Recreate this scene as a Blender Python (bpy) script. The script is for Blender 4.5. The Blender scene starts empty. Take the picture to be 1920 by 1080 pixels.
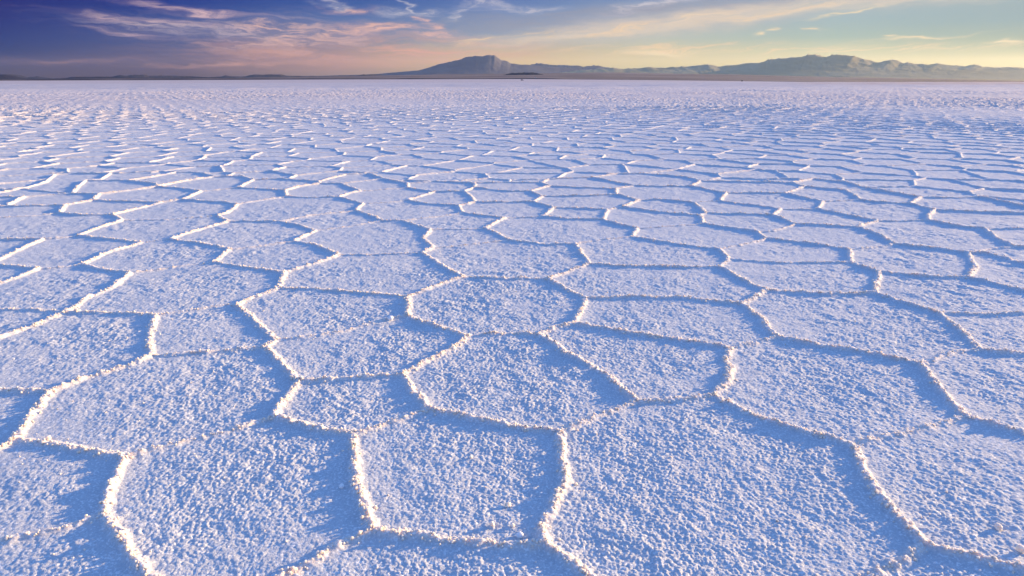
import bpy, math, random
import numpy as np
R = math.radians
SC = bpy.context.scene
COL = SC.collection
DTHETA = 0.07      # spacing of the salt mesh sideways, degrees
KR = 0.0016         # its spacing along the view, as a share of the distance
RIDGE_H = 0.0112
GRAIN = 1.0
FACET = 1.8
ZEN = 0.207
HAZE = 6.6e-6
HAZE_COL = (.58, .72, .92, 1)
HAZE_G = 0.5
CRUMBS = 150

# ------------------------------------------------------------------ camera
CAM_H = 1.6
FPX = 1280.0                      # focal length in pixels of a 1920 wide frame (24 mm lens)
PITCH = math.atan(389.0 / FPX)
ROLL = R(0.12)
cam_data = bpy.data.cameras.new('camera')
cam_data.lens = 24.0
cam_data.sensor_width = 36.0
cam_data.clip_start = 0.05
cam_data.clip_end = 400000.0
cam = bpy.data.objects.new('camera', cam_data)
cam.location = (0, 0, CAM_H)
COL.objects.link(cam)
from mathutils import Matrix, Vector, Euler
cam.rotation_euler = (Matrix.Rotation(math.pi/2 - PITCH, 4, 'X') @ Matrix.Rotation(-ROLL, 4, 'Z')).to_euler()
SC.camera = cam
CM = cam.rotation_euler.to_matrix()

def ray(px, py):
    """direction in the world of a point of the 1920x1080 photograph"""
    return (CM @ Vector(((px - 960) / FPX, -(py - 540) / FPX, -1.0))).normalized()
def on_ground(px, py, z=0.0):
    d = ray(px, py); t = (z - CAM_H) / d.z
    return (d.x * t, d.y * t)
def azel(px, py):
    d = ray(px, py)
    return math.atan2(d.x, d.y), math.asin(d.z)

# ------------------------------------------------------------------ light
SUN_AZ = R(65.0)                  # to the right of the view
SUN_EL = R(9.5)
EXPOSURE = 1.5
SC.view_settings.view_transform = 'Standard'
SC.view_settings.look = 'None'
SC.view_settings.exposure = EXPOSURE
SC.view_settings.gamma = 1.0
sun_data = bpy.data.lights.new('sun', 'SUN')
sun_data.energy = 3.9
sun_data.angle = R(0.8)
sun_data.color = (1.0, 0.69, 0.33)
sun = bpy.data.objects.new('sun', sun_data)
sun_dir = Vector((math.sin(SUN_AZ) * math.cos(SUN_EL), math.cos(SUN_AZ) * math.cos(SUN_EL), math.sin(SUN_EL)))
sun.rotation_euler = sun_dir.to_track_quat('Z', 'Y').to_euler()
sun.location = (30, 20, 20)
COL.objects.link(sun)

class NT:
    """small helper that writes node trees"""
    def __init__(s, tree): s.t = tree; s.n = tree.nodes; s.l = tree.links
    def add(s, kind, **kw):
        n = s.n.new(kind)
        for k, v in kw.items(): setattr(n, k, v)
        return n
    def put(s, sock, v):
        if isinstance(v, (int, float)): sock.default_value = v
        elif isinstance(v, (tuple, list)): sock.default_value = tuple(v) if len(v) != 3 or sock.type != 'RGBA' else (*v, 1)
        else: s.l.new(v, sock)
    def m(s, op, a, b=None, c=None, clamp=False):
        n = s.add('ShaderNodeMath', operation=op, use_clamp=clamp)
        s.put(n.inputs[0], a)
        if b is not None: s.put(n.inputs[1], b)
        if c is not None: s.put(n.inputs[2], c)
        return n.outputs[0]
    def vm(s, op, a, b=None):
        n = s.add('ShaderNodeVectorMath', operation=op)
        s.put(n.inputs[0], a)
        if b is not None: s.put(n.inputs[1], b)
        return n.outputs[0]
    def xyz(s, x, y, z):
        n = s.add('ShaderNodeCombineXYZ')
        s.put(n.inputs[0], x); s.put(n.inputs[1], y); s.put(n.inputs[2], z)
        return n.outputs[0]
    def mix(s, f, a, b, blend='MIX'):
        n = s.add('ShaderNodeMix', data_type='RGBA', blend_type=blend)
        n.clamp_factor = True
        s.put(n.inputs[0], f); s.put(n.inputs[6], a); s.put(n.inputs[7], b)
        return n.outputs[2]
    def mr(s, v, a, b, c=0.0, d=1.0, smooth=True):
        n = s.add('ShaderNodeMapRange', interpolation_type='SMOOTHSTEP' if smooth else 'LINEAR', clamp=True)
        s.put(n.inputs[0], v)
        for i, q in enumerate((a, b, c, d)): s.put(n.inputs[1 + i], q)
        return n.outputs[0]
    def noise(s, vec, scale, detail=4, rough=.5, dist=0.0, dim='3D'):
        n = s.add('ShaderNodeTexNoise', noise_dimensions=dim)
        s.put(n.inputs['Vector'], vec); n.inputs['Scale'].default_value = scale
        n.inputs['Detail'].default_value = detail; n.inputs['Roughness'].default_value = rough
        n.inputs['Distortion'].default_value = dist
        return n.outputs[0], n.outputs[1]
    def ramp(s, f, stops):
        n = s.add('ShaderNodeValToRGB'); cr = n.color_ramp
        while len(cr.elements) < len(stops): cr.elements.new(0.5)
        for e, (p, c) in zip(cr.elements, stops): e.position = p; e.color = (*c, 1)
        s.put(n.inputs[0], f)
        return n.outputs[0]

def lin(c):
    c = [max(0, v) for v in c]
    return tuple(((v/255.)/12.92 if v <= 10 else (((v/255.)+.055)/1.055)**2.4) for v in c)

# ------------------------------------------------------------------ sky: world shader, everything laid out by azimuth and elevation
world = bpy.data.worlds.new('World')
SC.world = world
world.use_nodes = True
world.node_tree.nodes.clear()
w = NT(world.node_tree)
dirv = w.add('ShaderNodeTexCoord').outputs['Generated']
sep = w.add('ShaderNodeSeparateXYZ'); w.l.new(dirv, sep.inputs[0])
AZ = w.m('ARCTAN2', sep.outputs[0], sep.outputs[1])
EL = w.m('ARCSINE', sep.outputs[2])
nish = w.add('ShaderNodeTexSky', sky_type='NISHITA')
nish.sun_disc = False
nish.sun_elevation = SUN_EL
nish.sun_rotation = SUN_AZ
nish.altitude = 3600; nish.air_density = 1.0; nish.dust_density = 0.6; nish.ozone_density = 2.5
high = w.vm('MULTIPLY', nish.outputs[0], (0.86*ZEN, 0.85*ZEN, 0.93*ZEN))
# low sky: colour by elevation at several azimuths
EMAX = R(9.0)
ROWS = (0, 35, 70, 95, 115, 140)
SKYC = [
 (-30, [(-8, -8, 107), (-8, 21, 113), (-8, 35, 114), (-8, 27, 101), (48, 40, 89), (64, 39, 62)]),
 (330, [(-8, 41, 133), (26, 64, 138), (56, 75, 135), (67, 77, 123), (104, 82, 106), (84, 60, 80)]),
 (640, [(36, 79, 155), (74, 105, 163), (107, 116, 151), (168, 136, 135), (194, 144, 129), (155, 127, 120)]),
 (930, [(80, 113, 175), (106, 135, 182), (140, 157, 174), (200, 177, 145), (226, 190, 138), (196, 171, 130)]),
 (1230, [(124, 147, 183), (145, 165, 184), (176, 187, 177), (208, 196, 158), (229, 206, 152), (208, 193, 142)]),
 (1560, [(151, 175, 188), (152, 177, 183), (160, 181, 170), (203, 201, 162), (235, 212, 157), (222, 201, 143)]),
 (1950, [(141, 163, 171), (129, 157, 166), (144, 161, 146), (184, 182, 141), (233, 208, 142), (226, 196, 130)]),
]
lowc = None
pa = None
elf = w.m('DIVIDE', EL, EMAX, clamp=True)
for px, cols in SKYC:
    stops = []
    for ry, c in sorted(zip(ROWS, cols), reverse=True):
        stops.append((max(0.0, azel(px, ry)[1]/EMAX), lin(c)))
    rc = w.ramp(elf, stops)
    a = azel(px, 75)[0]
    if lowc is None: lowc = rc
    else: lowc = w.mix(w.mr(AZ, pa, a, smooth=False), lowc, rc)
    pa = a

# clouds: streaks of noise in azimuth/elevation, stretched along the wind, gathered in banks
def blob(px, py, sx, sy, rot=0.0, soft=1.0):
    """soft elliptical patch of sky; sizes in photo pixels turned to angles"""
    a, e = azel(px, py)
    k = 1.0/FPX
    dx = w.m('MULTIPLY', w.m('SUBTRACT', WAZ, a), 1.0/(sx*k))
    dy = w.m('MULTIPLY', w.m('SUBTRACT', WEL, e), 1.0/(sy*k))
    if rot:
        s_ = math.tan(rot)*sx/sy
        dy = w.m('MULTIPLY_ADD', dx, -s_, dy)
    d2 = w.m('ADD', w.m('MULTIPLY', dx, dx), w.m('MULTIPLY', dy, dy))
    return w.m('EXPONENT', w.m('MULTIPLY', d2, -soft))
wn = w.noise(w.xyz(w.m('MULTIPLY', AZ, 14.0), w.m('MULTIPLY', EL, 60.0), 3.3), 1.0, 3, .55)[1]
wsep = w.add('ShaderNodeSeparateColor'); w.l.new(wn, wsep.inputs[0])
WAZ = w.m('MULTIPLY_ADD', w.m('SUBTRACT', wsep.outputs[0], .5), 0.10, AZ)
WEL = w.m('MULTIPLY_ADD', w.m('SUBTRACT', wsep.outputs[1], .5), 0.022, EL)
def streaks(fx, fy, slope, seed, detail=5, rough=.6, lo=.45, hi=.7):
    y = w.m('MULTIPLY_ADD', WAZ, -slope, WEL)
    n = w.noise(w.xyz(w.m('MULTIPLY', WAZ, fx), w.m('MULTIPLY', y, fy), seed), 1.0, detail, rough, .3)[0]
    return w.mr(n, lo, hi)
def summed(lst):
    r = lst[0]
    for q in lst[1:]: r = w.m('ADD', r, q)
    return r
sky = lowc
def layer(sky, mask, tex, gain, color):
    f = w.m('MULTIPLY', w.m('MULTIPLY', mask, tex), gain, clamp=True)
    return w.mix(f, sky, color)
S1 = streaks(9, 95, 0.0, 1.7, 8, .65, lo=.36, hi=.66)
S2 = streaks(24, 230, -.05, 8.1, 9, .7, lo=.42, hi=.64)
S3 = streaks(10, 170, .10, 4.4, 8, .66, lo=.35, hi=.68)
S4 = streaks(12, 170, .14, 6.2, 9, .68, lo=.44, hi=.66)
P1 = streaks(48, 240, .0, 2.2, 8, .68, lo=.40, hi=.6)
# pink veil on the left and middle, above the horizon
sky = layer(sky, summed([blob(620, 100, 200, 22), blob(330, 118, 190, 5), blob(820, 92, 170, 20)]), S1, .75, lin((226,164,142)))
# the big wispy bank, upper left
sky = layer(sky, summed([blob(420, 55, 150, 17, -.02), blob(560, 62, 110, 24), blob(300, 45, 110, 9, -.05)]), w.m('MULTIPLY_ADD', S2, .75, .25), .62, lin((176,160,176)))
sky = layer(sky, summed([blob(190, 36, 46, 3.0, -.10), blob(300, 38, 110, 3.4, -.06), blob(350, 18, 70, 3.2, -.09), blob(230, 62, 45, 3, -.10), blob(420, 26, 60, 3, -.02)]), w.m('MULTIPLY_ADD', S2, .6, .4)  , .72, lin((218,182,186)))
sky = layer(sky, summed([blob(560, 78, 110, 9, .05), blob(640, 58, 90, 6, .1), blob(520, 52, 60, 8)]), S2, .8, lin((238,186,166)))
sky = layer(sky, summed([blob(1130, 58, 300, 20, .08), blob(1420, 22, 300, 18, .06)]), w.m('MULTIPLY_ADD', S1, .5, .5), .42, lin((214,196,184)))
# the dark slaty veil, middle, and the cream bank running up to the right
sky = layer(sky, summed([blob(900, 42, 130, 14), blob(1090, 30, 170, 11, .10), blob(1330, 8, 160, 9, .05)]), w.m('MULTIPLY_ADD', S3, .55, .45), .8, lin((146,150,170)))
sky = layer(sky, summed([blob(1120, 56, 190, 12, .12), blob(1370, 30, 210, 13, .12), blob(1640, 8, 260, 8, .03)]), w.m('MULTIPLY_ADD', S3, .65, .35), .75, lin((230,208,184)))
sky = layer(sky, summed([blob(1000, 66, 130, 6, .09), blob(1230, 44, 150, 5, .13), blob(1440, 26, 110, 4, .13), blob(905, 72, 60, 4.5, .06), blob(1600, 92, 240, 7, 0), blob(1240, 92, 200, 9, 0)]), S4, .8, lin((250,212,166)))
sky = layer(sky, summed([blob(1585, 27, 38, 1.7, .15), blob(1250, 98, 60, 3.5), blob(1730, 69, 55, 1.8, .04), blob(1665, 68, 14, 1.5), blob(1417, 60, 9, 3, .2), blob(1450, 53, 6, 1.8), blob(1525, 53, 6, 1.8), blob(1910, 80, 14, 2)]), 1.0, .8, lin((250,222,176)))
# small white tufts near the top, middle
sky = layer(sky, summed([blob(602, 5, 18, 4, -.15), blob(628, 12, 16, 4, -.1), blob(775, 13, 14, 5, -.6), blob(812, 24, 24, 4.5, .1), blob(868, 26, 20, 4.5, .4), blob(1005, 18, 36, 6, .02), blob(910, 8, 42, 10, -.1), blob(745, 24, 30, 5), blob(1190, 12, 50, 7, .2), blob(1265, 3, 40, 5, .1)]), w.m('MULTIPLY_ADD', P1, .7, .3), .7, lin((214,206,212)))
sky = layer(sky, summed([blob(787, 36, 10, 4.2, .3), blob(800, 50, 15, 6), blob(700, 58, 50, 6, .1), blob(810, 65, 40, 5), blob(690, 48, 60, 6), blob(655, 18, 36, 4)]), w.m('MULTIPLY_ADD', P1, .7, .3), .8, lin((236,186,172)))

# whiter and bluer sky overhead comes from the Nishita sky
sky = w.vm('SCALE', sky); sky.node.inputs[3].default_value = 2.0**-EXPOSURE
up = w.mr(EL, R(7.5), R(18.0))
sky = w.mix(up, sky, high)
# around the sun, outside the frame, and all round behind the camera the low sky follows the same ramps
bg = w.add('ShaderNodeBackground')
w.l.new(sky, bg.inputs[0]); bg.inputs[1].default_value = 1.0
wo = w.add('ShaderNodeOutputWorld'); w.l.new(bg.outputs[0], wo.inputs[0])

# ridge network read off the photograph: corner points and the ridges that join them (last number: low ridges)
RIDGES = """
a1 95,738|a2 27,832|a3 235,860|a4 514,785|a5 197,966|a6 563,715|a7 660,818|a8 802,772|a9 698,999|a10 1027,1032|a11 1050,813|a12 1193,756|a13 758,705|a14 1338,745|a15 1597,837|a16 1370,654|a17 1808,783|a18 1725,1027|a19 1723,684
b1 283,670|b2 291,593|b3 493,654|b4 445,575|b5 524,542|b6 123,588|b7 243,513|b8 153,498|b9 400,493|b10 267,457|b11 73,506|b12 147,443|b13 80,450|b14 230,415|b15 213,403|b16 112,402|b17 411,406|b18 430,417|b19 445,385|b20 320,452|b21 527,417|b22 430,470|b23 550,455|b24 533,512|b25 637,480|b27 593,434|b28 666,397|bx 514,640
c1 763,593|c2 763,557|c3 791,474|c4 877,632|c5 716,417|c6 1010,630|c7 1073,610|c8 1095,562|c9 1027,527|c10 870,523|c11 1107,497|c12 1077,458|c13 955,452|c14 1184,446|c15 814,466|c16 792,449|c17 808,434|c18 908,430|c19 756,416|c20 948,411|c21 870,401|c23 1017,408|c24 1038,392|c25 1132,414|c26 1140,395|c27 1196,430|c28 1000,380|c29 1167,390|c30 1197,377
d1 1393,572|d2 1348,503|d3 1318,421|d4 1348,470|d5 1312,406|d6 1420,437|d7 1438,449|d8 1590,470|d9 1366,488|d10 1595,494|d11 1650,513|d12 1443,547|d13 1641,552|d14 1817,522|d15 1815,477|d16 1677,460|d17 1607,428|d18 1645,415|d19 1493,423|d20 1448,406|d21 1325,402|d22 1300,382|d23 1350,379|d24 1463,395|d25 1532,394|d26 1541,380|d27 1742,414|d28 1752,396|d29 1845,431|d30 1902,466|d31 1707,384|d32 1612,377|d33 1727,372|d34 1835,371|d35 1625,355|d36 1587,359|d37 1507,352|d38 1470,365|d39 1360,365|d40 1587,344|d41 1525,337|d42 1485,345|d43 1313,341|d44 1297,351|d45 1191,350|d46 1155,356|d47 1155,367|d48 1017,370|d49 995,360|d50 1032,351
e1 765,377|e2 817,361|e3 871,360|e4 892,381|e5 859,387|e6 682,384|e7 634,372|e8 675,360|e9 765,353|e10 640,346|e11 602,346|e12 536,359|e13 539,371
f1 377,360|f2 445,354|f3 476,339|f4 342,376|f5 295,352|f6 403,333|f7 186,366|f8 136,364|f9 177,377|f10 123,387|f11 47,371|f12 162,341|f13 85,344|f14 102,330|fg 302,381
g1 1457,635|g2 1763,588|g3 1833,657
h1 207,327|h2 332,325|h3 240,340|h4 522,337|hn 597,342|h5 647,330|h6 695,327|h7 717,337|h8 765,346|h9 817,342|h10 890,345|h11 1027,338|h12 1015,344|h13 1110,334
="""
EDGES = """
-15,735 a1
a1 53,788 a2
a2 -15,852
a2 56,835 150,845 a3
a3 260,853 422,812 a4 .55
a3 215,907 201,946 a5
a5 134,990 63,1003 -15,1020 .4
a5 225,1006 243,1045 278,1082 320,1120
a4 526,765 a6
a4 577,802 a7
a7 710,802 a8 .6
a7 668,858 666,911 686,957 a9
a9 640,1025 590,1058 531,1088 490,1110 .7
a9 781,1010 886,1022 a10
a10 1011,1003 1038,957 1059,908 1052,851 a11
a10 1062,1055 1090,1078 1150,1125
a8 865,784 957,802 a11
a11 1076,802 1140,777 a12 .5
a13 774,732 791,753 a8
a12 1280,754 a14
a14 1403,779 1463,802 1526,820 a15
a16 1360,677 1370,692 1362,720 a14
a15 1650,823 1737,804 a17 .35
a15 1607,858 1621,890 1639,925 1660,953 1685,981 1713,1010 a18
a18 1773,1040 1829,1055 1896,1073 1960,1095
a18 1685,1052 1653,1073 1600,1105 .45
a17 1783,760 1759,728 a19
a17 1861,802 1940,820
a1 160,710 247,687 b1
b1 278,645 b2
b1 333,667 387,663 b3 .55
b3 520,677 543,700 a6
b3 bx 480,603 b4
bx 633,623 707,603 c1 .3
b4 467,563 b5
b4 430,572 363,582 333,588 b2 .35
b2 200,590 b6
b6 160,563 213,540 b7
b6 67,613 -15,643
b6 60,583 -15,584 .45
b7 187,506 b8
b7 287,507 353,498 b9 .4
b8 200,477 b10
b8 117,502 b11 .6
b11 33,502 -15,497
b11 33,522 -15,537
b10 187,448 b12
b12 107,448 b13 .6
b13 -15,452
b13 43,467 -15,495
b12 187,427 b14
b14 b15
b15 fg
b15 160,405 b16
b14 310,413 b17 .35
b17 b18
b17 425,402 b19
b18 367,435 b20
b18 b21
b20 290,454 b10 .3
b20 373,458 b22
b22 b9
b22 487,463 b23 .45
b9 467,503 b24
b24 593,495 b25
b24 525,530 b5
b5 583,543 660,549 c2
b25 587,460 b23
b23 b27
b27 563,425 b21
b21 585,406 625,402 b28 .6
b25 710,478 c3 .5
b27 655,426 c5 .4
c1 766,573 c2
c1 790,605 840,620 c4
c4 927,628 c6
c4 847,657 800,680 a13
a13 700,708 640,712 a6
c6 1040,617 c7
c6 1037,647 1067,670 1107,690 1140,707 1172,738 a12
c7 1089,580 c8
c7 1140,618 1223,632 a16
c8 1070,550 c9
c8 1190,560 1280,562 d1
c2 800,545 847,528 c10
c10 940,525 c9
c9 1073,508 c11
c11 1090,477 c12
c11 1173,502 1280,504 d2
c12 1023,460 c13
c12 1132,451 c14 .35
c10 840,507 c3
c3 c15
c15 873,460 c13 .4
c15 c16
c16 c17
c17 c18 .45
c17 775,424 c19
c19 c5
c18 933,440 c13
c18 930,419 c20
c20 905,406 c21
c21 805,410 c19 .45
c21 e5
c20 c23 .35
c23 c24
c23 1073,413 c25
c24 1090,393 c26
c26 c25
c25 1160,423 c27
c27 c14
c27 1247,427 d3 .35
c14 1223,452 1280,461 d4
c24 c28
c26 c29 .5
c29 c30
c29 1247,401 d5
d5 d3
d3 d6
d6 d7
d7 1413,457 1370,465 d4 .55
d7 1513,458 d8
d4 1358,478 d9
d9 d2
d9 1463,495 d10 .55
d8 1592,483 d10
d10 1627,507 d11
d2 1380,520 1413,537 d12
d12 d1
d12 1547,553 d13
d11 1643,533 d13
d11 1747,522 d14
d14 1827,503 1817,487 d15
d14 1863,533 1940,553
d15 1847,477 1940,502
d15 1747,468 d16
d16 1630,467 d8 .35
d16 1640,440 d17
d17 d18
d17 1547,425 d19
d19 1447,435 d6 .45
d19 d20
d20 1397,404 d21
d21 d5
d21 d22
d22 1250,377 c30
d22 d23 .4
d20 d24
d24 1440,391 d23
d24 d25 .5
d25 d26
d25 1590,405 d18
d18 d27 .5
d27 1742,405 d28
d27 1790,425 d29
d29 1940,431 .5
d29 1870,450 d30
d30 1940,467
d30 1850,470 d15 .3
d28 1840,400 1940,403
d28 d31
d31 1655,382 d32
d32 d26 .4
d31 d33
d33 1800,373 d34 .6
d34 1940,394
d33 d35
d35 d36 .4
d36 1600,367 d32
d36 d37
d37 d38
d38 d26
d38 1410,364 d39
d39 d23
d35 d40
d40 d41
d41 d42
d42 d37
d42 1440,344 d43
d39 d44
d44 d43
d44 1240,351 d45
d45 d46
d46 d47
d47 c30
d47 1110,369 d48
d48 c28
d48 d49
d49 d50
d50 1090,354 d46
c28 945,381 e4
e1 790,368 e2
e2 e3
e3 885,372 e4
e4 e5
e5 800,384 e1
e6 730,381 e1 .35
c5 705,409 b28
b28 e6
e6 e7
e7 655,364 e8
e8 725,356 e9 .35
e9 e2
e8 e10
e10 e11
e11 560,352 e12
e12 e13
e13 585,373 e7
e12 480,355 f2
f2 f1 .5
f2 f3
f1 f4
f4 fg
f4 425,382 b19
b19 490,378 e13 .4
f1 335,354 f5
f5 350,340 f6
f5 257,357 f7
f7 f8
f7 f9
f9 f10
f10 b16
f9 240,379 fg
b16 60,407 -15,411 .3
f10 60,389 -15,391
15,388 f11
f11 -15,371
f11 100,366 f8 .45
f8 145,352 f12
-15,365 45,355 f13
f13 f14
45,356 f8 .35
f14 140,327 h1
h1 190,338 f12
h1 300,323 h2
h2 275,335 h3
f12 h3
h3 292,347 f5
h2 375,325 f6
f6 455,332 f3
f3 h4
h4 hn
hn h5
hn e11
h5 h6
h6 h7
h7 e10 .4
h7 h8
h8 e9
h8 h9 .5
h9 h10
h10 891,354 e3
891,354 960,361 d49
h10 960,344 h12
h12 d50
h12 h11
h11 h13
h13 d45
h13 1157,328 1205,327 1285,333 d43
d1 1427,597 1437,617 g1
g1 1420,643 a16 .5
g1 1547,652 1630,665 a19
d13 1697,570 g2
g2 1800,620 g3
g3 1800,661 1747,677 a19 .4
g3 1870,662 1940,667
g2 1840,590 1940,587 .5
"""
HULL = "-15,1300|-15,365|45,355|f13|f14|140,327|h1|h2|375,325|f6|455,332|f3|h4|hn|h5|h6|h7|h8|h9|h10|960,344|h12|h11|h13|1157,328|1205,327|1285,333|d43|1440,344|d42|d41|d40|d35|d33|1800,373|d34|1940,394|1940,1300"

# ------------------------------------------------------------------ helpers for meshes and tags
def tag(o, label=None, cat=None, group=None, kind=None):
    if label: o['label'] = label
    if cat: o['category'] = cat
    if group: o['group'] = group
    if kind: o['kind'] = kind
    return o
def mesh_np(name, verts, quads, mat, smooth=True, parent=None):
    """mesh object from numpy arrays of vertices and of triangles or quads"""
    me = bpy.data.meshes.new(name)
    n = len(verts); k = quads.shape[1]
    me.vertices.add(n); me.vertices.foreach_set('co', np.ascontiguousarray(verts, dtype=np.float32).ravel())
    me.loops.add(quads.size); me.loops.foreach_set('vertex_index', np.ascontiguousarray(quads, dtype=np.int32).ravel())
    me.polygons.add(len(quads))
    me.polygons.foreach_set('loop_start', np.arange(0, quads.size, k, dtype=np.int32))
    me.polygons.foreach_set('use_smooth', np.full(len(quads), smooth))
    me.materials.append(mat)
    me.update()
    o = bpy.data.objects.new(name, me); COL.objects.link(o)
    if parent: o.parent = parent
    return o
def attr(o, name, vals):
    a = o.data.attributes.new(name, 'FLOAT', 'POINT')
    a.data.foreach_set('value', np.ascontiguousarray(vals, dtype=np.float32).ravel())
RNG = np.random.default_rng(7)
TAB = RNG.random((1024, 1024)).astype(np.float32)
def vnoise(x, y, lam, seed=0):
    """smooth value noise 0..1 with feature size lam"""
    c, s = math.cos(seed*1.7+.4), math.sin(seed*1.7+.4)
    u = (x*c - y*s)/lam + seed*37.31; v = (x*s + y*c)/lam + seed*91.73
    iu = np.floor(u); iv = np.floor(v)
    fu = (u-iu).astype(np.float32); fv = (v-iv).astype(np.float32)
    iu = iu.astype(np.int64) & 1023; iv = iv.astype(np.int64) & 1023
    iu1 = (iu+1) & 1023; iv1 = (iv+1) & 1023
    fu = fu*fu*(3-2*fu); fv = fv*fv*(3-2*fv)
    a = TAB[iu, iv]; b = TAB[iu1, iv]; c_ = TAB[iu, iv1]; d = TAB[iu1, iv1]
    a = a + (b-a)*fu; c_ = c_ + (d-c_)*fu
    return a + (c_-a)*fv
def sstep(a, b, x):
    t = np.clip((x-a)/(b-a), 0, 1); return t*t*(3-2*t)

# the edge of the salt in the photograph is slightly bowed: the far flat drops or climbs by a few metres
EDGE_X = np.array([-400, 0, 350, 640, 980, 1250, 1390, 1560, 1640, 1870, 2400.])
EDGE_Y = np.array([153, 151.3, 150.2, 149.0, 148.3, 150.4, 152.0, 154.4, 156.0, 158.0, 160.])
SHORE = 8000.0
_ea = np.array([azel(a, b)[0] for a, b in zip(EDGE_X, EDGE_Y)]); _ee = np.array([azel(a, b)[1] for a, b in zip(EDGE_X, EDGE_Y)])
def edge_z(az, r):
    """height of the salt far out so that its edge at SHORE is where the photo has it"""
    zt = CAM_H + SHORE*np.tan(np.interp(az, _ea, _ee))
    back = sstep(R(60), R(80), np.abs(az))
    t = np.clip((r-600)/(SHORE-600), 0, None)
    return zt*(1-back)*np.minimum(t, 1.0)**1.0*np.where(t > 0, 1, 0)

# ------------------------------------------------------------------ ridge network near the camera, in metres
V = {}
for t_ in RIDGES.replace('\n', '|').split('|'):
    t_ = t_.strip()
    if ' ' in t_: k_, c_ = t_.split(); V[k_] = tuple(map(float, c_.split(',')))
def gp(t): return on_ground(*(V[t] if t in V else tuple(map(float, t.split(',')))))
SEGS = []; LINES = []
for l_ in EDGES.strip().splitlines():
    q_ = l_.split(); hgt = 1.0
    if ',' not in q_[-1] and q_[-1][0] == '.': hgt = float(q_[-1]); q_ = q_[:-1]
    pts = [gp(t) for t in q_]
    LINES.append((pts, hgt))
    for a_, b_ in zip(pts, pts[1:]): SEGS.append((a_[0], a_[1], b_[0], b_[1], hgt))
HPOLY = np.array([gp(t) for t in HULL.split('|')])
def in_hull(x, y):
    r = np.zeros(x.shape, bool); n = len(HPOLY)
    for i in range(n):
        x1, y1 = HPOLY[i]; x2, y2 = HPOLY[(i+1) % n]
        c = (y1 > y) != (y2 > y)
        if y1 == y2: continue
        r ^= c & (x < (x2-x1)*(y-y1)/(y2-y1)+x1)
    return r

# ------------------------------------------------------------------ the salt flat: one sheet, rings round the camera, finest where it is seen
DTH = R(DTHETA)
th = np.concatenate([np.linspace(-math.pi, -R(48), 90, endpoint=False),
                     np.linspace(-R(48), -R(39.5), 100, endpoint=False),
                     np.arange(-R(39.5), R(39.5), DTH),
                     np.linspace(R(39.5), R(48), 100, endpoint=False),
                     np.linspace(R(48), math.pi, 90, endpoint=False)])
rr = [0.02, .2, .4, .6, .8, 1.0, 1.2, 1.35]
while rr[-1] < SHORE:
    r_ = rr[-1]
    k_ = KR if r_ < 45 else (KR*2 if r_ < 160 else (.006 if r_ < 420 else .03))
    if r_ < 1.6: k_ = .006
    rr.append(r_*(1+k_))
rr[-1] = SHORE + 40
rr = np.array(rr)
NR, NTH = len(rr), len(th)
print('salt grid', NR, NTH, NR*NTH)
r2 = rr[:, None]; t2 = th[None, :]
X = (r2*np.sin(t2)); Y = (r2*np.cos(t2))
RADI = np.broadcast_to(r2, X.shape)
# ragged edges of the ridges: warp the plan before measuring distances
wfade = np.clip(8.0/np.maximum(RADI, 8.0), .25, 1)
def ragged(x, y, f):
    return (.024*(vnoise(x, y, .35, 1)-.5) + .011*(vnoise(x, y, .10, 2)-.5) + .015*(vnoise(x, y, .03, 3)-.5)*f,
            .024*(vnoise(x, y, .35, 4)-.5) + .011*(vnoise(x, y, .10, 5)-.5) + .015*(vnoise(x, y, .03, 6)-.5)*f)
WX, WY = ragged(X, Y, wfade)
WX = WX + X; WY = WY + Y
BIG = 9.0
dist = np.full(X.shape, BIG, np.float32); hh = np.ones(X.shape, np.float32)
# (a) traced ridges
PAD = .55
for x1, y1, x2, y2, hg in SEGS:
    # polar bounds of the padded segment
    n_ = max(2, int(math.hypot(x2-x1, y2-y1)/.15)+1)
    sx_ = np.linspace(x1, x2, n_); sy_ = np.linspace(y1, y2, n_)
    rs = np.hypot(sx_, sy_); rmin = max(rs.min()-PAD, .3); rmax = rs.max()+PAD
    ts = np.arctan2(sx_, sy_); dt = PAD/rmin
    i0, i1 = np.searchsorted(rr, [rmin, rmax]); j0, j1 = np.searchsorted(th, [ts.min()-dt, ts.max()+dt])
    if i1 <= i0 or j1 <= j0: continue
    px = WX[i0:i1, j0:j1]; py = WY[i0:i1, j0:j1]
    ex, ey = x2-x1, y2-y1; L2 = ex*ex+ey*ey+1e-9
    t = np.clip(((px-x1)*ex+(py-y1)*ey)/L2, 0, 1)
    d = np.hypot(px-x1-t*ex, py-y1-t*ey).astype(np.float32)
    # a low ridge counts as further away so that the strong one wins
    sub = dist[i0:i1, j0:j1]; hs = hh[i0:i1, j0:j1]
    better = d < sub
    sub[better] = d[better]; hs[better] = hg
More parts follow.
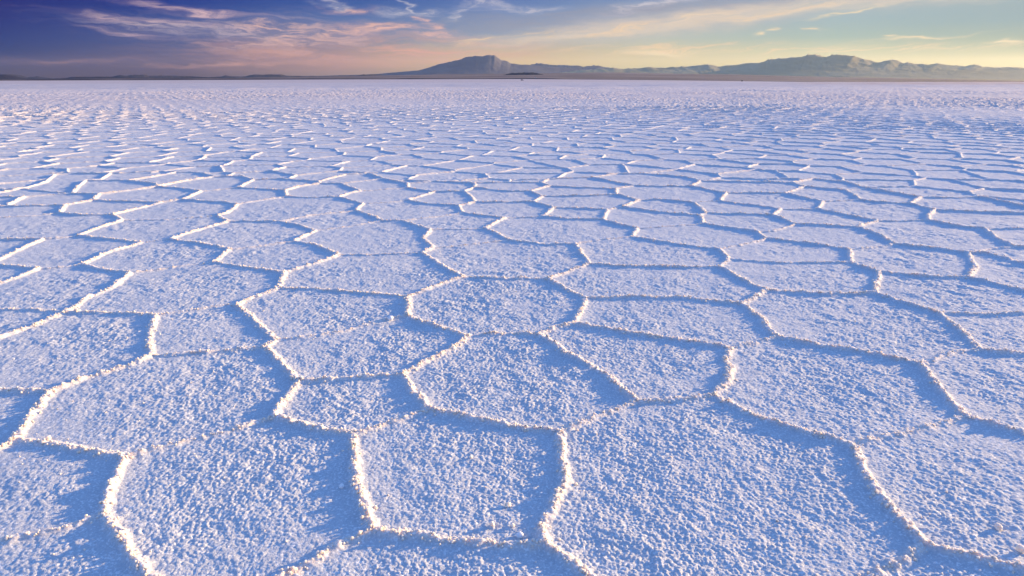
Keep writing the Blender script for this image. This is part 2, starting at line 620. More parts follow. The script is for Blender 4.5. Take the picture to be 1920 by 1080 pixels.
# (b) polygons further out and beside the frame: cells round jittered seeds
PIT = 1.06
NG = 300
gx = np.arange(-NG, NG+1); gy = np.arange(-NG, NG+1)
G1, G2 = np.meshgrid(gx, gy, indexing='ij')
JX = ((G1 + .5*(G2 & 1) + (RNG.random(G1.shape)-.5)*.62)*PIT).astype(np.float32)
JY = ((G2 + (RNG.random(G1.shape)-.5)*.62)*PIT*.93).astype(np.float32)
JH = (.45 + .75*RNG.random(G1.shape)).astype(np.float32)
rmaxi = np.searchsorted(rr, 255.0)
def voronoi(px, py):
    iy = np.rint(py/(PIT*.93)).astype(int); 
    f1 = np.full(px.shape, 1e9, np.float32); f2 = f1.copy()
    ax = np.zeros_like(f1); ay = np.zeros_like(f1); bx = np.zeros_like(f1); by = np.zeros_like(f1); ah = np.zeros_like(f1); bh = np.zeros_like(f1)
    for dy in (-2, -1, 0, 1, 2):
        jy = iy+dy
        ix = np.rint(px/PIT - .5*(jy & 1)).astype(int)
        for dx in (-1, 0, 1) if abs(dy) == 2 else (-2, -1, 0, 1, 2):
            a = np.clip(ix+dx+NG, 0, 2*NG); b = np.clip(jy+NG, 0, 2*NG)
            sx = JX[a, b]; sy = JY[a, b]; h = JH[a, b]
            d = (px-sx)**2+(py-sy)**2
            c1 = d < f1
            c2 = (~c1) & (d < f2)
            for A, B, S in ((ax, bx, sx), (ay, by, sy), (ah, bh, h)):
                B[...] = np.where(c1, A, np.where(c2, S, B)); A[...] = np.where(c1, S, A)
            f2 = np.where(c1, f1, np.where(c2, d, f2)); f1 = np.where(c1, d, f1)
    sd = np.hypot(ax-bx, ay-by)
    return (f2-f1)/(2*sd+1e-6), np.minimum(ah, bh)+.15
CH = 60
for i0 in range(0, rmaxi, CH):
    i1 = min(i0+CH, rmaxi)
    hu = in_hull(X[i0:i1], Y[i0:i1])
    if hu.all(): continue
    px = WX[i0:i1].astype(np.float32); py = WY[i0:i1].astype(np.float32)
    # larger, slow warp so that far cells are not all alike
    px = px + .22*(vnoise(X[i0:i1], Y[i0:i1], 2.1, 7)-.5) ; py = py + .22*(vnoise(X[i0:i1], Y[i0:i1], 2.1, 8)-.5)
    d, h = voronoi(px, py)
    d = np.where(hu, BIG, d).astype(np.float32)
    better = d < dist[i0:i1]
    dist[i0:i1] = np.where(better, d, dist[i0:i1]); hh[i0:i1] = np.where(better, h, hh[i0:i1])

# heights
spac = RADI*DTH                                       # sideways spacing of the mesh, about one picture pixel
wid = np.maximum(.0175, .55*spac)
hh = .40 + .60*hh                      # half width of the crest
patch = (.75 + .5*vnoise(X, Y, 9.0, 9)) * (1 + (vnoise(X, Y, 14.0, 26)*1.5-.75)*sstep(15, 50, RADI))
along = .7 + .6*vnoise(X, Y, .16, 10)
fadefar = (1-sstep(110, 210, RADI))*(1+.8*sstep(4, 14, RADI)+2.2*sstep(14, 60, RADI))
crest = np.exp(-(dist/wid)**2.6*.6)
skirt = np.exp(-dist/.05)
H = RIDGE_H*hh*patch*along*crest*fadefar
H += .004*hh*patch*skirt*fadefar
H += .003*np.exp(-dist/.25)*fadefar*(.5+hh*.5)
def tops(n, p): return np.clip(n, 0, 1)**p
def fadeto(lam): return np.clip(1.6-spac/lam*1.5, 0, 1)
# crumbs of the crest
lump = np.maximum(0, vnoise(X, Y, .022, 11)-.42)*1.7
lump2 = np.maximum(0, vnoise(X, Y, .010, 12)-.4)*1.6
near = np.clip(1-(spac-.004)/.010, 0, 1)
H += (crest+.35*skirt)*hh*(.009*lump*near + .005*lump2*np.clip(1-(spac-.002)/.004, 0, 1))
H += crest*hh*patch*(.012*(vnoise(X, Y, .050, 36)-.4)*fadeto(.05) + .010*(vnoise(X, Y, .11, 37)-.5)*fadeto(.11))
# grain of the cell floors
g_amp = .35 + .7*vnoise(X, Y, .55, 13) + .7*vnoise(X, Y, .18, 34)*vnoise(X, Y, 1.4, 35)*1.6
calm = 1 - .3*np.exp(-(dist/.16)**2)
def billow(n): return np.sqrt(np.abs(n-.5)*2+.02)
def tops(n, p): return np.clip(n, 0, 1)**p
def pebbles(x, y, lam, seed):
    """rounded grains about lam apart: 0 between them, 1 on the tallest tops"""
    c, s = math.cos(seed), math.sin(seed)
    u = ((x*c-y*s)/lam + seed*53.7).astype(np.float64); v = ((x*s+y*c)/lam + seed*17.9).astype(np.float64)
    iu = np.floor(u).astype(np.int64); iv = np.floor(v).astype(np.int64)
    fu = (u-iu).astype(np.float32); fv = (v-iv).astype(np.float32)
    out = np.zeros(x.shape, np.float32)
    for di in (-1, 0, 1):
        for dj in (-1, 0, 1):
            a_ = (iu+di) & 1023; b_ = (iv+dj) & 1023
            ox = TAB[a_, b_]; oy = TAB[(a_*7+311) & 1023, (b_*5+97) & 1023]; sz = TAB[(a_+501) & 1023, (b_*3+40) & 1023]
            rad = .40 + .45*sz
            d2 = ((di+ox-fu)**2+(dj+oy-fv)**2)/(rad*rad)
            np.maximum(out, np.sqrt(np.clip(1-d2, 0, 1))*(.25+.75*sz*sz), out=out)
    return out
ipeb = np.searchsorted(rr, 14.0)
XS, YS = X[:ipeb], Y[:ipeb]
H[:ipeb] += (GRAIN*(g_amp*calm)[:ipeb]*(.0046*pebbles(XS, YS, .0130, 3.0)*fadeto(.016)[:ipeb] + .0026*pebbles(XS, YS, .0080, 5.0)*fadeto(.010)[:ipeb] + .0016*vnoise(XS, YS, .006, 16)*fadeto(.007)[:ipeb]))
H += GRAIN*g_amp*calm*.0036*tops(vnoise(X, Y, .026, 14), 2.0)*fadeto(.030)
H += GRAIN*g_amp*calm*(.006*(vnoise(X, Y, .055, 17)-.5)*fadeto(.055) + .005*(vnoise(X, Y, .12, 23)-.5)*fadeto(.12))
H += .006*(vnoise(X, Y, .30, 18)-.5)*fadeto(.3)
H += .016*(vnoise(X, Y, 1.3, 19)-.5)
AZG = np.broadcast_to(t2, X.shape); LR = np.log(RADI)
rough_far = sstep(35, 120, RADI)*(1-sstep(450, 800, RADI*(1+.3*(vnoise(X, Y, 60, 24)-.5))))
H += (.14*(vnoise(X, Y, 2.9, 25)-.5) + .17*(vnoise(X, Y, 5.5, 27)-.5) + .22*sstep(90, 200, RADI)*(vnoise(X, Y, 9.0, 28)-.5))*rough_far
H += .10*(vnoise(X, Y, 11.0, 20)-.5)*sstep(8, 30, RADI)
Z = H + edge_z(np.broadcast_to(t2, X.shape), RADI)
Z[-1] -= 3.0
Z[:2] = Z[:2].mean()
verts = np.stack([X, Y, Z], -1).reshape(-1, 3)
I, J = np.meshgrid(np.arange(NR-1), np.arange(NTH), indexing='ij')
J1 = (J+1) % NTH
quads = np.stack([I*NTH+J, (I+1)*NTH+J, (I+1)*NTH+J1, I*NTH+J1], -1).reshape(-1, 4)
def surface_z(x, y):
    r = math.hypot(x, y); a = math.atan2(x, y)
    i = min(int(np.searchsorted(rr, r)), NR-1); j = min(int(np.searchsorted(th, a)), NTH-1)
    return float(Z[i, j])

# ---- salt material
def new_mat(name):
    m = bpy.data.materials.new(name); m.use_nodes = True; m.node_tree.nodes.clear()
    return m, NT(m.node_tree)
salt, s = new_mat('salt')
geo = s.add('ShaderNodeNewGeometry')
pos = geo.outputs['Position']
def at(name):
    a = s.add('ShaderNodeAttribute', attribute_name=name); return a.outputs['Fac']
rdg = at('ridge'); stn_light = at('stain_far_light')
n_big = s.noise(pos, 1.6, 3, .6)[0]
n_sm = s.noise(pos, 38.0, 3, .6)[0]
n_dirt = s.noise(pos, 9.0, 4, .65)[0]
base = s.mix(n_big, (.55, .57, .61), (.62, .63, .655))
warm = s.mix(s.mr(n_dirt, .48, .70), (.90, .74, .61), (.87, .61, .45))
base = s.mix(s.m('MULTIPLY', rdg, s.mr(n_sm, .25, .6, .7, 1.0)), base, warm)  # sunlit look of the crests painted into their colour, with some orange dirt
base = s.mix(s.mr(s.noise(pos, 150.0, 2, .7)[0], .36, .62, .0, .55), base, (.44, .46, .52))
base = s.mix(s.mr(s.noise(pos, 95.0, 1, .5)[0], .52, .70, .0, .6), base, (.90, .90, .92))
base = s.mix(stn_light, base, (.50, .38, .355))
length = s.vm('LENGTH', pos); length = length.node.outputs['Value']
dist_k = s.mr(length, 3.0, 12.0)
# facets too small for the mesh: every grain turns its own way
fine = s.noise(pos, 110.0, 3, .75)[1]
fn = s.vm('SUBTRACT', fine, (.5, .5, .5))
sc_ = s.add('ShaderNodeVectorMath', operation='SCALE'); s.put(sc_.inputs[0], fn); s.put(sc_.inputs[3], s.m('ADD', s.m('MULTIPLY_ADD', dist_k, FACET-.9, .9), s.mr(length, 20.0, 60.0, 0.0, -1.2)))
nrm = s.vm('NORMALIZE', s.vm('ADD', geo.outputs['Normal'], sc_.outputs[0]))
bump = s.add('ShaderNodeBump'); bump.inputs['Strength'].default_value = .8; bump.inputs['Distance'].default_value = .003
s.put(bump.inputs['Height'], s.noise(pos, 230.0, 3, .65)[0]); s.put(bump.inputs['Normal'], nrm)
bs = s.add('ShaderNodeBsdfPrincipled')
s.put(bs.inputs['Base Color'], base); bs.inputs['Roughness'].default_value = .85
bs.inputs['Specular IOR Level'].default_value = .15
s.put(bs.inputs['Subsurface Weight'], s.m('MULTIPLY', rdg, .85)); bs.inputs['Subsurface Radius'].default_value = (1.0, 1.0, 1.0); bs.inputs['Subsurface Scale'].default_value = .02
s.l.new(bump.outputs[0], bs.inputs['Normal'])
mo = s.add('ShaderNodeOutputMaterial'); s.l.new(bs.outputs[0], mo.inputs[0])

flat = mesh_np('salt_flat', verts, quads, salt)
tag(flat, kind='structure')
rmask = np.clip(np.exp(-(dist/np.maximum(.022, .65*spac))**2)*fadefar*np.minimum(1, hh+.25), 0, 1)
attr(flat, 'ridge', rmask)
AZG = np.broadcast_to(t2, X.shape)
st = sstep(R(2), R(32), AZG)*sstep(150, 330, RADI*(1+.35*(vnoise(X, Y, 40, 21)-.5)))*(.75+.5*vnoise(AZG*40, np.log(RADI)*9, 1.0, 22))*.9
st = np.maximum(st, .50*sstep(12, 80, RADI)+.2*sstep(450, 800, RADI))  # dimmer, pinker light of the distance tinted into the salt's colour
attr(flat, 'stain_far_light', np.clip(st, 0, 1))
del verts, quads, I, J, J1

# ------------------------------------------------------------------ small things
def plain_mat(name, c, rough=.6, metal=0.0):
    m, n = new_mat(name)
    p = n.add('ShaderNodeTexCoord').outputs['Object']
    k = n.mr(n.noise(p, 6.0, 3, .6)[0], .3, .7, .82, 1.1)
    col = n.vm('SCALE', c); col.node.inputs[3].default_value = 1.0; n.l.new(k, col.node.inputs[3])
    b = n.add('ShaderNodeBsdfPrincipled'); n.put(b.inputs['Base Color'], col)
    b.inputs['Roughness'].default_value = rough; b.inputs['Metallic'].default_value = metal
    o = n.add('ShaderNodeOutputMaterial'); n.l.new(b.outputs[0], o.inputs[0])
    return m
import bmesh
def from_bm(name, bm, mat, parent=None, smooth=False):
    me = bpy.data.meshes.new(name); bm.to_mesh(me); bm.free()
    for p in me.polygons: p.use_smooth = smooth
    me.materials.append(mat)
    o = bpy.data.objects.new(name, me); COL.objects.link(o)
    if parent: o.parent = parent
    return o
def bm_box(bm, x0, x1, y0, y1, z0, z1):
    v = [bm.verts.new(p) for p in ((x0,y0,z0),(x1,y0,z0),(x1,y1,z0),(x0,y1,z0),(x0,y0,z1),(x1,y0,z1),(x1,y1,z1),(x0,y1,z1))]
    for f in ((3,2,1,0),(4,5,6,7),(0,1,5,4),(1,2,6,5),(2,3,7,6),(3,0,4,7)): bm.faces.new([v[i] for i in f])
def bm_extrude(bm, prof, y0, y1, taper=0.0):
    """closed outline in x,z drawn out from y0 to y1; points above the first level lean in by taper"""
    zb = .95
    def yy(y, z, s): return y + s*taper*max(0, z-zb)
    a = [bm.verts.new((x, yy(y0, z, 1), z)) for x, z in prof]; b = [bm.verts.new((x, yy(y1, z, -1), z)) for x, z in prof]
    n = len(prof)
    bm.faces.new(a); bm.faces.new(b[::-1])
    for i in range(n): bm.faces.new((a[i], b[i], b[(i+1) % n], a[(i+1) % n]))
def bm_wheel(bm, x, y, z, r, wd, seg=24):
    a = [bm.verts.new((x+r*math.cos(t*2*math.pi/seg), y-wd/2, z+r*math.sin(t*2*math.pi/seg))) for t in range(seg)]
    b = [bm.verts.new((v.co.x, y+wd/2, v.co.z)) for v in a]
    bm.faces.new(a); bm.faces.new(b[::-1])
    for i in range(seg): bm.faces.new((a[i], b[i], b[(i+1) % seg], a[(i+1) % seg]))
def place_at(px, py, r):
    """a spot on the flat r metres away in the direction of a point of the photo"""
    a = azel(px, py)[0]
    return (r*math.sin(a), r*math.cos(a), surface_z(r*math.sin(a), r*math.cos(a)))
M_dark = plain_mat('dark_paint', (.045, .04, .05), .35)
M_rubber = plain_mat('rubber', (.02, .02, .02), .9)
M_glass = plain_mat('car_glass', (.03, .035, .045), .08)
M_steel = plain_mat('wheel_rim', (.35, .35, .36), .35, .8)
def empty(name, loc, rz=0):
    o = bpy.data.objects.new(name, None); COL.objects.link(o); o.location = loc; o.rotation_euler = (0, 0, rz); return o
def make_car(kind):
    t = empty(kind, (0, 0, 0))
    if kind == 'pickup_truck':
        prof = [(-2.55,.45),(2.5,.42),(2.58,.75),(2.45,1.02),(1.35,1.12),(.75,1.74),(-.75,1.78),(-.98,1.15),(-2.58,1.12)]
        win = [(1.16,1.16),(.68,1.66),(-.68,1.69),(-.84,1.18)]
    else:
        prof = [(-2.25,.45),(2.25,.42),(2.33,.78),(2.2,1.05),(1.15,1.15),(.62,1.80),(-2.05,1.86),(-2.28,1.15)]
        win = [(.98,1.20),(.52,1.70),(-1.95,1.74),(-2.1,1.22)]
    bm = bmesh.new(); bm_extrude(bm, prof, -.92, .92, .16); bmesh.ops.recalc_face_normals(bm, faces=bm.faces)
    body = from_bm('body', bm, M_dark, t)
    bv = body.modifiers.new('bevel', 'BEVEL'); bv.width = .05; bv.segments = 2
    for s_ in (-1, 1):
        bm = bmesh.new()
        y = s_*.93
        a = [bm.verts.new((x, y - s_*.16*max(0, z-.95), z)) for x, z in win]
        b = [bm.verts.new((v.co.x, v.co.y - s_*.03, v.co.z)) for v in a]
        bm.faces.new(a); bm.faces.new(b[::-1])
        for i in range(4): bm.faces.new((a[i], b[i], b[(i+1) % 4], a[(i+1) % 4]))
        bmesh.ops.recalc_face_normals(bm, faces=bm.faces)
        from_bm('window', bm, M_glass, t)
    for x in (-1.45, 1.5):
        for y in (-.86, .86):
            bm = bmesh.new(); bm_wheel(bm, x, y, .40, .40, .26); bmesh.ops.recalc_face_normals(bm, faces=bm.faces)
            wh = from_bm('wheel', bm, M_rubber, t)
            bm = bmesh.new(); bm_wheel(bm, x, y*1.02, .40, .22, .27); bmesh.ops.recalc_face_normals(bm, faces=bm.faces)
            from_bm('rim', bm, M_steel, wh)
    bm = bmesh.new(); x0 = max(p[0] for p in prof); bm_box(bm, x0-.08, x0+.1, -.85, .85, .45, .62)
    from_bm('bumper', bm, M_rubber, t)
    return t
c1 = make_car('offroad_car'); c1.location = place_at(979, 150, 1250); c1.rotation_euler = (0, 0, R(12))
tag(c1, 'tiny dark off-road car far out on the salt below the low dark mesa', 'car')
c2 = make_car('pickup_truck'); c2.location = place_at(1868, 158, 1150); c2.rotation_euler = (0, 0, R(-22))
tag(c2, 'tiny dark pickup truck on the pinkish salt at the far right edge', 'truck')
c3 = make_car('offroad_car'); c3.location = place_at(1391, 154, 1100); c3.rotation_euler = (0, 0, R(72))
tag(c3, 'tiny dark car seen end on, far out below the saddle left of the jagged mountains', 'car')

# a white house on the slope by the shore, below the mesa
M_white = plain_mat('white_render', (.80, .78, .74), .8)
M_tin = plain_mat('roof_tin', (.45, .44, .44), .5, .3)
M_wood = plain_mat('door_wood', (.16, .10, .06), .7)
def make_house():
    t = empty('white_house', (0, 0, 0))
    bm = bmesh.new()
    L, D, Hh, G = 9.0, 5.0, 5.2, 2.2
    bm_box(bm, -L, L, -D, D, -2, Hh)
    from_bm('wall', bm, M_white, t)
    bm = bmesh.new()
    a = [bm.verts.new(p) for p in ((-L-.5,-D-.5,Hh+.01),(-L-.5,D+.5,Hh+.01),(-L-.5,0,Hh+G))]; b = [bm.verts.new((L+.5, v.co.y, v.co.z)) for v in a]
    bm.faces.new(a); bm.faces.new(b[::-1])
    for i in range(3): bm.faces.new((a[i], b[i], b[(i+1) % 3], a[(i+1) % 3]))
    bmesh.ops.recalc_face_normals(bm, faces=bm.faces)
    from_bm('roof', bm, M_tin, t)
    bm = bmesh.new(); bm_box(bm, -.7, .7, -D-.08, -D+.02, 0, 2.3); from_bm('door', bm, M_wood, t)
    for x in (-6, -3, 3, 6):
        bm = bmesh.new(); bm_box(bm, x-.7, x+.7, -D-.06, -D+.02, 1.1, 2.5); from_bm('window', bm, M_glass, t)
    return t
HOUSE = make_house()

# loose lumps of salt lying on the polygons close to the camera
M_lumpw = None
def lump_mat(name, c1_, c2_):
    m, n = new_mat(name)
    p = n.add('ShaderNodeTexCoord').outputs['Object']
    col = n.mix(n.mr(n.noise(p, 130.0, 3, .6)[0], .35, .65), c1_, c2_)
    bmp = n.add('ShaderNodeBump'); bmp.inputs['Strength'].default_value = .8; bmp.inputs['Distance'].default_value = .002
    n.put(bmp.inputs['Height'], n.noise(p, 260.0, 3, .6)[0])
    b = n.add('ShaderNodeBsdfPrincipled'); n.put(b.inputs['Base Color'], col); b.inputs['Roughness'].default_value = .85
    b.inputs['Subsurface Weight'].default_value = .85; b.inputs['Subsurface Radius'].default_value = (1.0, 1.0, 1.0); b.inputs['Subsurface Scale'].default_value = .012
    n.l.new(bmp.outputs[0], b.inputs['Normal'])
    o = n.add('ShaderNodeOutputMaterial'); n.l.new(b.outputs[0], o.inputs[0])
    return m
M_tan = lump_mat('tan_salt', (.92, .80, .68), (.88, .68, .50))
M_chip = lump_mat('white_salt', (.82, .82, .84), (.86, .80, .76))
M_crumb = lump_mat('crumb_salt', (.91, .76, .63), (.88, .63, .47))
def blob_bm(rad, seed, flat_=.7):
    rnd = random.Random(seed); bm = bmesh.new()
    bmesh.ops.create_icosphere(bm, subdivisions=3, radius=1)
    ph = [(Vector((rnd.uniform(-1, 1), rnd.uniform(-1, 1), rnd.uniform(-1, 1))).normalized(), rnd.uniform(.55, .95)) for _ in range(9)]
    for v in bm.verts:
        k = 1.0
        for n_, c_ in ph:
            d_ = v.co.dot(n_)
            if d_*k > c_: k = c_/d_
        k *= rnd.uniform(.95, 1.05)
        v.co = Vector((v.co.x*k*rad*rnd_s(seed, 1), v.co.y*k*rad*rnd_s(seed, 2), v.co.z*k*rad*flat_))
    return bm
def rnd_s(seed, i): return .75 + .5*random.Random(seed*31+i).random()
LUMPS = [
 (91, 826, .017, 'tan', 'tan lump of salt on the far left polygon, just above its front ridge'),
 (640, 917, .014, 'chip', 'white salt chip left of the ridge bounding the square middle polygon'),
 (883, 861, .010, 'tan', 'small orange salt crumb in the upper half of the square middle polygon'),
 (953, 951, .013, 'tan', 'tan salt crumb right of centre in the square middle polygon, farthest of the lower three'),
 (923, 991, .013, 'tan', 'orange salt crumb in front of the square middle polygon, nearest its front ridge'),
 (961, 992, .010, 'tan', 'smallest tan crumb close to the front ridge of the square middle polygon'),
 (974, 1011, .014, 'chip', 'upright white salt chip near the front right corner of the square middle polygon'),
 (1871, 995, .017, 'tan', 'tan lump of salt on the right polygon, close to the right edge of the picture'),
 (1913, 1040, .018, 'tan', 'orange salt lump in the bottom right corner beside the thick ridge'),
 (732, 601, .024, 'chip', 'white knob of salt on the faint ridge left of the round central polygon'),
]
for i_, (px_, py_, rad_, kd_, lb_) in enumerate(LUMPS):
    gx_, gy_ = on_ground(px_, py_)
    o_ = from_bm('salt_lump', blob_bm(rad_, 11+i_, .8), M_tan if kd_ == 'tan' else M_chip, smooth=True)
    o_.location = (gx_, gy_, surface_z(gx_, gy_) + rad_*.6); o_.rotation_euler = (0, 0, i_*1.3)
    tag(o_, lb_, 'salt lump', 'loose salt lumps on the near polygons')

# crumbs broken out along the crests of the near ridges
rnd = random.Random(5)
cv, cf = [], []
tb = bmesh.new(); bmesh.ops.create_icosphere(tb, subdivisions=1, radius=1)
tv = [v.co.copy() for v in tb.verts]; tf = [[v.index for v in f.verts] for f in tb.faces]; tb.free()
def crumb(x, y, r):
    z = surface_z(x, y); b = len(cv); sx_, sy_, sz_ = (rnd.uniform(.6, 1.2) for _ in range(3)); a = rnd.uniform(0, 6.28); ca, sa = math.cos(a), math.sin(a)
    for v in tv:
        k = rnd.uniform(.8, 1.15)*r; vx, vy = v.x*sx_*k, v.y*sy_*k
        cv.append((x+vx*ca-vy*sa, y+vx*sa+vy*ca, z+v.z*sz_*k+r*.3))
    cf.extend([[b+i for i in f] for f in tf])
for pts, hg in LINES:
    for (x1, y1), (x2, y2) in zip(pts, pts[1:]):
        L_ = math.hypot(x2-x1, y2-y1); m_ = math.hypot((x1+x2)/2, (y1+y2)/2)
        if m_ > 13: continue
        n_ = int(L_*CRUMBS*(.35+.65*hg)*(1 if m_ < 6 else .45))
        if not n_: continue
        t_ = RNG.random(n_); off = RNG.normal(0, .012, n_)
        nx, ny = -(y2-y1)/max(L_, 1e-6), (x2-x1)/max(L_, 1e-6)
        lx = x1+(x2-x1)*t_+nx*off; ly = y1+(y2-y1)*t_+ny*off
        wx, wy = ragged(lx, ly, 1.0)
        big = (.0035 + .0065*RNG.random(n_)**2 * (.4+.6*hg)) 
        for i in range(n_): crumb(float(lx[i]-wx[i]), float(ly[i]-wy[i]), float(big[i]))
# and a few strewn about the polygons
for _ in range(500):
    r_ = 1.6+5*rnd.random(); a_ = R(rnd.uniform(-40, 40)); crumb(r_*math.sin(a_), r_*math.cos(a_), rnd.uniform(.003, .006))
cr_ = mesh_np('salt_crumbs', np.array(cv), np.array(cf), M_crumb, smooth=False)
tag(cr_, kind='stuff')

# ------------------------------------------------------------------ land beyond the salt
def land_mat(name, c1, c2, scale=.0006):
    m, n = new_mat(name)
    p = n.add('ShaderNodeNewGeometry').outputs['Position']
    col = n.mix(n.mr(n.noise(p, scale, 5, .6)[0], .35, .65), c1, c2)
    b = n.add('ShaderNodeBsdfPrincipled'); n.put(b.inputs['Base Color'], col); b.inputs['Roughness'].default_value = .95
    b.inputs['Specular IOR Level'].default_value = .05
    o = n.add('ShaderNodeOutputMaterial'); n.l.new(b.outputs[0], o.inputs[0])
    return m
def ridge_range(name, prof, D, width, mat, rough=.04, seed=1, base=-20.0, na=700, nr=60, skew=.45, jag=.7):
    """a range of hills: crest heights from (photo x, photo y) points at distance D, a real depth of `width` metres"""
    az = np.array([azel(*p)[0] for p in prof]); el = np.array([azel(*p)[1] for p in prof])
    A = np.linspace(az[0], az[-1], na); E_ = np.interp(A, az, el)
    top = CAM_H + D*np.tan(E_)
    q = np.linspace(0, 1, nr)                               # front foot .. back foot
    rad = D + width*(q-skew)
    fall = np.where(q < skew, (q/skew)**1.25, ((1-q)/(1-skew))**1.1)
    AA, QQ = np.meshgrid(A, q, indexing='ij'); RR = np.broadcast_to(rad, AA.shape)
    x = RR*np.sin(AA); y = RR*np.cos(AA)
    s0 = D*(A[-1]-A[0])/na
    nz = 0
    for k, lam in enumerate((width*.35, width*.16, width*.08, width*.04)):
        nz = nz + (np.abs(vnoise(x, y, lam, seed*5+k)-.5)*2)*.5**k
    nz = nz/1.9
    F = fall[None, :]
    # spurs and valleys wander sideways as they leave the crest
    wob = (1-F)*(A[-1]-A[0])*.05
    AW = AA + wob*((vnoise(x, y, width*.5, seed*5+11)-.5)*2 + (vnoise(x, y, width*.2, seed*5+12)-.5))
    tw = CAM_H + D*np.tan(np.interp(AW, A, E_))
    sm = np.convolve(np.pad(top, 40, mode='edge'), np.ones(81)/81, mode='valid')[:, None]
    topw = np.where(F > .97, top[:, None], tw*F**2 + sm*(1-F**2))
    # gullies deepen away from the crest, the crest keeps its traced height
    gl = 1 - rough*3.0*nz*(1-F**3)
    z = base + (topw-base)*F*gl
    z = z + (vnoise(x, y, width*.02, seed*5+21)-.5)*(top[:, None]-base)*.10*jag*F + (vnoise(x, y, width*.008, seed*5+22)-.5)*(top[:, None]-base)*.05*jag*F
    v = np.stack([x, y, z], -1).reshape(-1, 3)
    I, J = np.meshgrid(np.arange(na-1), np.arange(nr-1), indexing='ij')
    f = np.stack([I*nr+J, (I+1)*nr+J, (I+1)*nr+J+1, I*nr+J+1], -1).reshape(-1, 4)[:, ::-1]
    o = mesh_np(name, v, f, mat)
    return tag(o, kind='structure')
slate = land_mat('dark_scrub_rock', (.10, .095, .125), (.14, .13, .15))
brown = land_mat('brown_rock', (.33, .27, .17), (.38, .32, .21))
dark = land_mat('dark_hill', (.022, .024, .045), (.045, .04, .06))
dry = land_mat('dry_plain', (.15, .11, .105), (.24, .18, .165), .0004)
navy = land_mat('far_scrub', (.045, .043, .065), (.07, .062, .08))
M1 = [(600,142),(700,139),(742,135),(783,131.7),(800,127.5),(821,120),(846,115),(865,110),(873,106),(892,103.8),(900,105),(905,104.4),(910,102.8),(918,102),(922,103),(927,102.3),(931,105.6),(935,108),(940,112),(945,113),(952,115),(958,118.5),(975,120),(992,121),(1008,123),(1030,125),(1060,127),(1100,130),(1140,133),(1200,138),(1260,143)]
M0 = [(960,138),(992,122),(996,120.6),(1000,119),(1004,118.6),(1007,117.5),(1013,118.2),(1025,120),(1046,122),(1062,122),(1079,122.2),(1097,124.6),(1104,123),(1112,122.2),(1123,122.8),(1134,126),(1170,129),(1230,138)]
M2 = [(1010,143),(1060,134),(1134,127.5),(1150,126.5),(1165,128.7),(1191,127.6),(1203,127),(1216,125),(1231,126.5),(1248,126.7),(1261,125),(1270,125.4),(1279,124),(1288,125.4),(1306,123),(1327,120.2),(1337,122),(1347,124.3),(1376,121),(1406,117.8),(1423,117.3),(1436,113),(1441,110),(1443,111.5),(1446,109.6),(1449,111),(1463,109),(1480,108.4),(1496,107),(1507,103.6),(1512,103),(1514,101.2),(1519,102.2),(1526,102.6),(1538,104.3),(1549,105.6),(1552,103.6),(1556,104),(1560,102.6),(1578,102),(1596,103.3),(1602,102.6),(1607,105.5),(1617,109.5),(1628,112),(1638,114),(1642,116),(1652,116.4),(1663,111.8),(1672,110.2),(1682,112.5),(1691,117.5),(1695,118.6),(1702,117),(1720,118.4),(1741,119.8),(1760,118.2),(1785,121.6),(1810,124),(1820,121.5),(1828,120.2),(1834,121.5),(1844,124.8),(1868,125.2),(1890,124.4),(1920,126),(1990,122),(2060,128),(2200,127),(2400,140)]
L1 = [(-300,146),(-160,138),(-60,141),(0,139),(12,138.5),(37,141),(52,144.5),(69,143),(87,145.5),(110,148)]
L2 = [(-300,147),(-120,143),(-40,141),(0,139.8),(10,139.6),(31,143),(50,146.6),(87,147.3),(125,146),(133,144),(167,144),(192,143.4),(212,144.2),(250,145.6),(330,146),(345,145.2),(400,144.4),(440,146),(480,147.5)]
L3 = [(180,146),(212,143.3),(225,140.4),(240,141.5),(246,140.2),(269,140),(279,142),(312,141.5),(350,142.6),(367,143),(380,144.5),(400,145.5),(430,147)]
L4 = [(380,146.5),(407,143.8),(414,143.4),(423,141.4),(429,142.4),(437,143.3),(460,143.4),(468,141),(477,139.3),(492,139.8),(505,139.2),(528,139.3),(537,141.6),(560,142.4),(607,142.2),(640,141.3),(672,141.2),(680,139.4),(700,139.2),(722,141),(760,144)]
MES = [(936,142),(944,140.6),(952,138),(960,136.7),(978,135.8),(995,135.2),(1008,136.2),(1017,139),(1024,141),(1032,142.5)]
FT = [(1300,148),(1400,144.5),(1480,144.6),(1540,144.4),(1555,143.2),(1578,141.6),(1600,142.4),(1640,143.6),(1690,145),(1800,147),(1960,149),(2200,152)]
ridge_range('mountain', M1, 30000, 10500, slate, seed=1, na=900, jag=.35, rough=.08)
ridge_range('mountain', M0, 39000, 5600, slate, seed=2)
ridge_range('mountain', M2, 22500, 8000, brown, seed=3, na=1100)
ridge_range('hill', L1, 22000, 3800, navy, seed=4, rough=.05)
ridge_range('hill', L2, 13000, 2500, dark, seed=5)
ridge_range('hill', L3, 16500, 3000, navy, seed=6)
ridge_range('hill', L4, 20000, 3500, navy, seed=7)
ridge_range('hill', MES, 12000, 1500, dark, seed=8, na=200)
ridge_range('hill', FT, 14500, 2500, brown, seed=9)
# the plain that rises gently from the salt's edge to the foot of the mountains, all the way round
a_p = np.concatenate([np.linspace(-math.pi, -R(50), 60, endpoint=False), np.linspace(-R(50), R(50), 700, endpoint=False), np.linspace(R(50), math.pi, 60, endpoint=False)])
r_p = np.concatenate([[7990., 8001., 8050.], np.geomspace(8200, 44500, 70)])
AA, RR = np.meshgrid(a_p, r_p, indexing='ij')
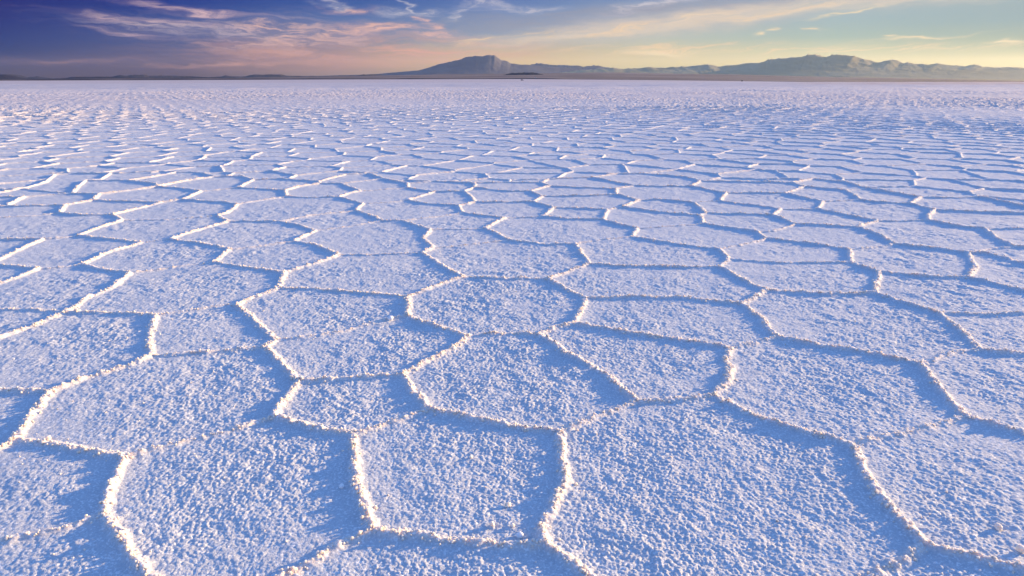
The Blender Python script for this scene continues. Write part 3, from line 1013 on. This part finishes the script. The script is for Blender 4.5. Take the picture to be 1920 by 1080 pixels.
# apparent top of the plain, photo y at several x
PX = [(-400,149),(0,148.8),(350,147.3),(640,143.2),(760,140.5),(960,137.5),(1130,136.5),(1390,140),(1560,144.5),(1700,147),(1920,151),(2400,155)]
pa_ = np.array([azel(*p)[0] for p in PX]); pe_ = np.array([azel(*p)[1] for p in PX])
ztop = CAM_H + 15500*np.tan(np.interp(a_p, pa_, pe_)); ztop = np.where(np.abs(a_p) > R(55), 20., ztop)
z0 = edge_z(a_p, np.full_like(a_p, SHORE))
lift = sstep(8000, 15500, RR)*.75 + .25*np.clip((RR-8000)/7500, 0, 1)
zz = z0[:, None] + (ztop-z0)[:, None]*lift
xx = RR*np.sin(AA); yy = RR*np.cos(AA)
zz += 14*(vnoise(xx, yy, 1800, 31)-.5)*sstep(8200, 12000, RR) + 5*(vnoise(xx, yy, 500, 32)-.5)*sstep(8100, 9000, RR)
zz[:, 0] -= 6
zz[:, 1:3] += np.array([0, 4.0])
na_, nr_ = AA.shape
I, J = np.meshgrid(np.arange(na_), np.arange(nr_-1), indexing='ij'); I1 = (I+1) % na_
pl = mesh_np('plain', np.stack([xx, yy, zz], -1).reshape(-1, 3), np.stack([I*nr_+J, I*nr_+J+1, I1*nr_+J+1, I1*nr_+J], -1).reshape(-1, 4)[:, ::-1], dry)
tag(pl, kind='structure')
# a darker strip of low scrub along the shore, left and middle
sc_a = np.linspace(azel(-500, 150)[0], azel(1080, 150)[0], 500)
zs = edge_z(sc_a, np.full_like(sc_a, SHORE))
hts = (9 + 7*vnoise(sc_a*9000, sc_a*0, 300, 33))*sstep(0, .04, sc_a[-1]-sc_a)
rows = [(8010, -4, 0), (8060, 0, .55), (8200, 0, .9), (8500, 0, 1.0), (9100, 0, .6), (9400, -6, 0)]
vs = np.stack([np.stack([r*np.sin(sc_a), r*np.cos(sc_a), zs+o+hts*k], -1) for r, o, k in rows], 1)
I, J = np.meshgrid(np.arange(499), np.arange(5), indexing='ij')
sc = mesh_np('shore', vs.reshape(-1, 3), np.stack([I*6+J, (I+1)*6+J, (I+1)*6+J+1, I*6+J+1], -1).reshape(-1, 4)[:, ::-1], dark)
tag(sc, kind='structure')

# ------------------------------------------------------------------ air
LO, HI = -150.0, 1300.0
def box_mesh(name, x0, x1, y0, y1, z0, z1, mat):
    v = np.array([(x, y, z) for x in (x0, x1) for y in (y0, y1) for z in (z0, z1)], float)
    f = np.array([(0,1,3,2),(4,6,7,5),(0,4,5,1),(2,3,7,6),(0,2,6,4),(1,5,7,3)])
    return mesh_np(name, v, f, mat, smooth=False)
if HAZE:
    hm, h = new_mat('haze')
    pv = h.add('ShaderNodeVolumePrincipled')
    pv.inputs['Color'].default_value = HAZE_COL
    pv.inputs['Density'].default_value = HAZE
    pv.inputs['Anisotropy'].default_value = HAZE_G
    ho = h.add('ShaderNodeOutputMaterial'); h.l.new(pv.outputs[0], ho.inputs['Volume'])
    tag(box_mesh('haze', -46000, 46000, -46000, 46000, LO, HI, hm), kind='stuff')

# the house stands on the plain
_ha = azel(1004, 144)[0]; _hr = 9300.0
_i = int(np.argmin(np.abs(a_p-_ha)))
HOUSE.location = (_hr*math.sin(_ha), _hr*math.cos(_ha), float(np.interp(_hr, r_p, zz[_i])) + 4.0)
HOUSE.rotation_euler = (0, 0, -_ha)
tag(HOUSE, 'small white house on the brown shore just below the low dark mesa', 'house')
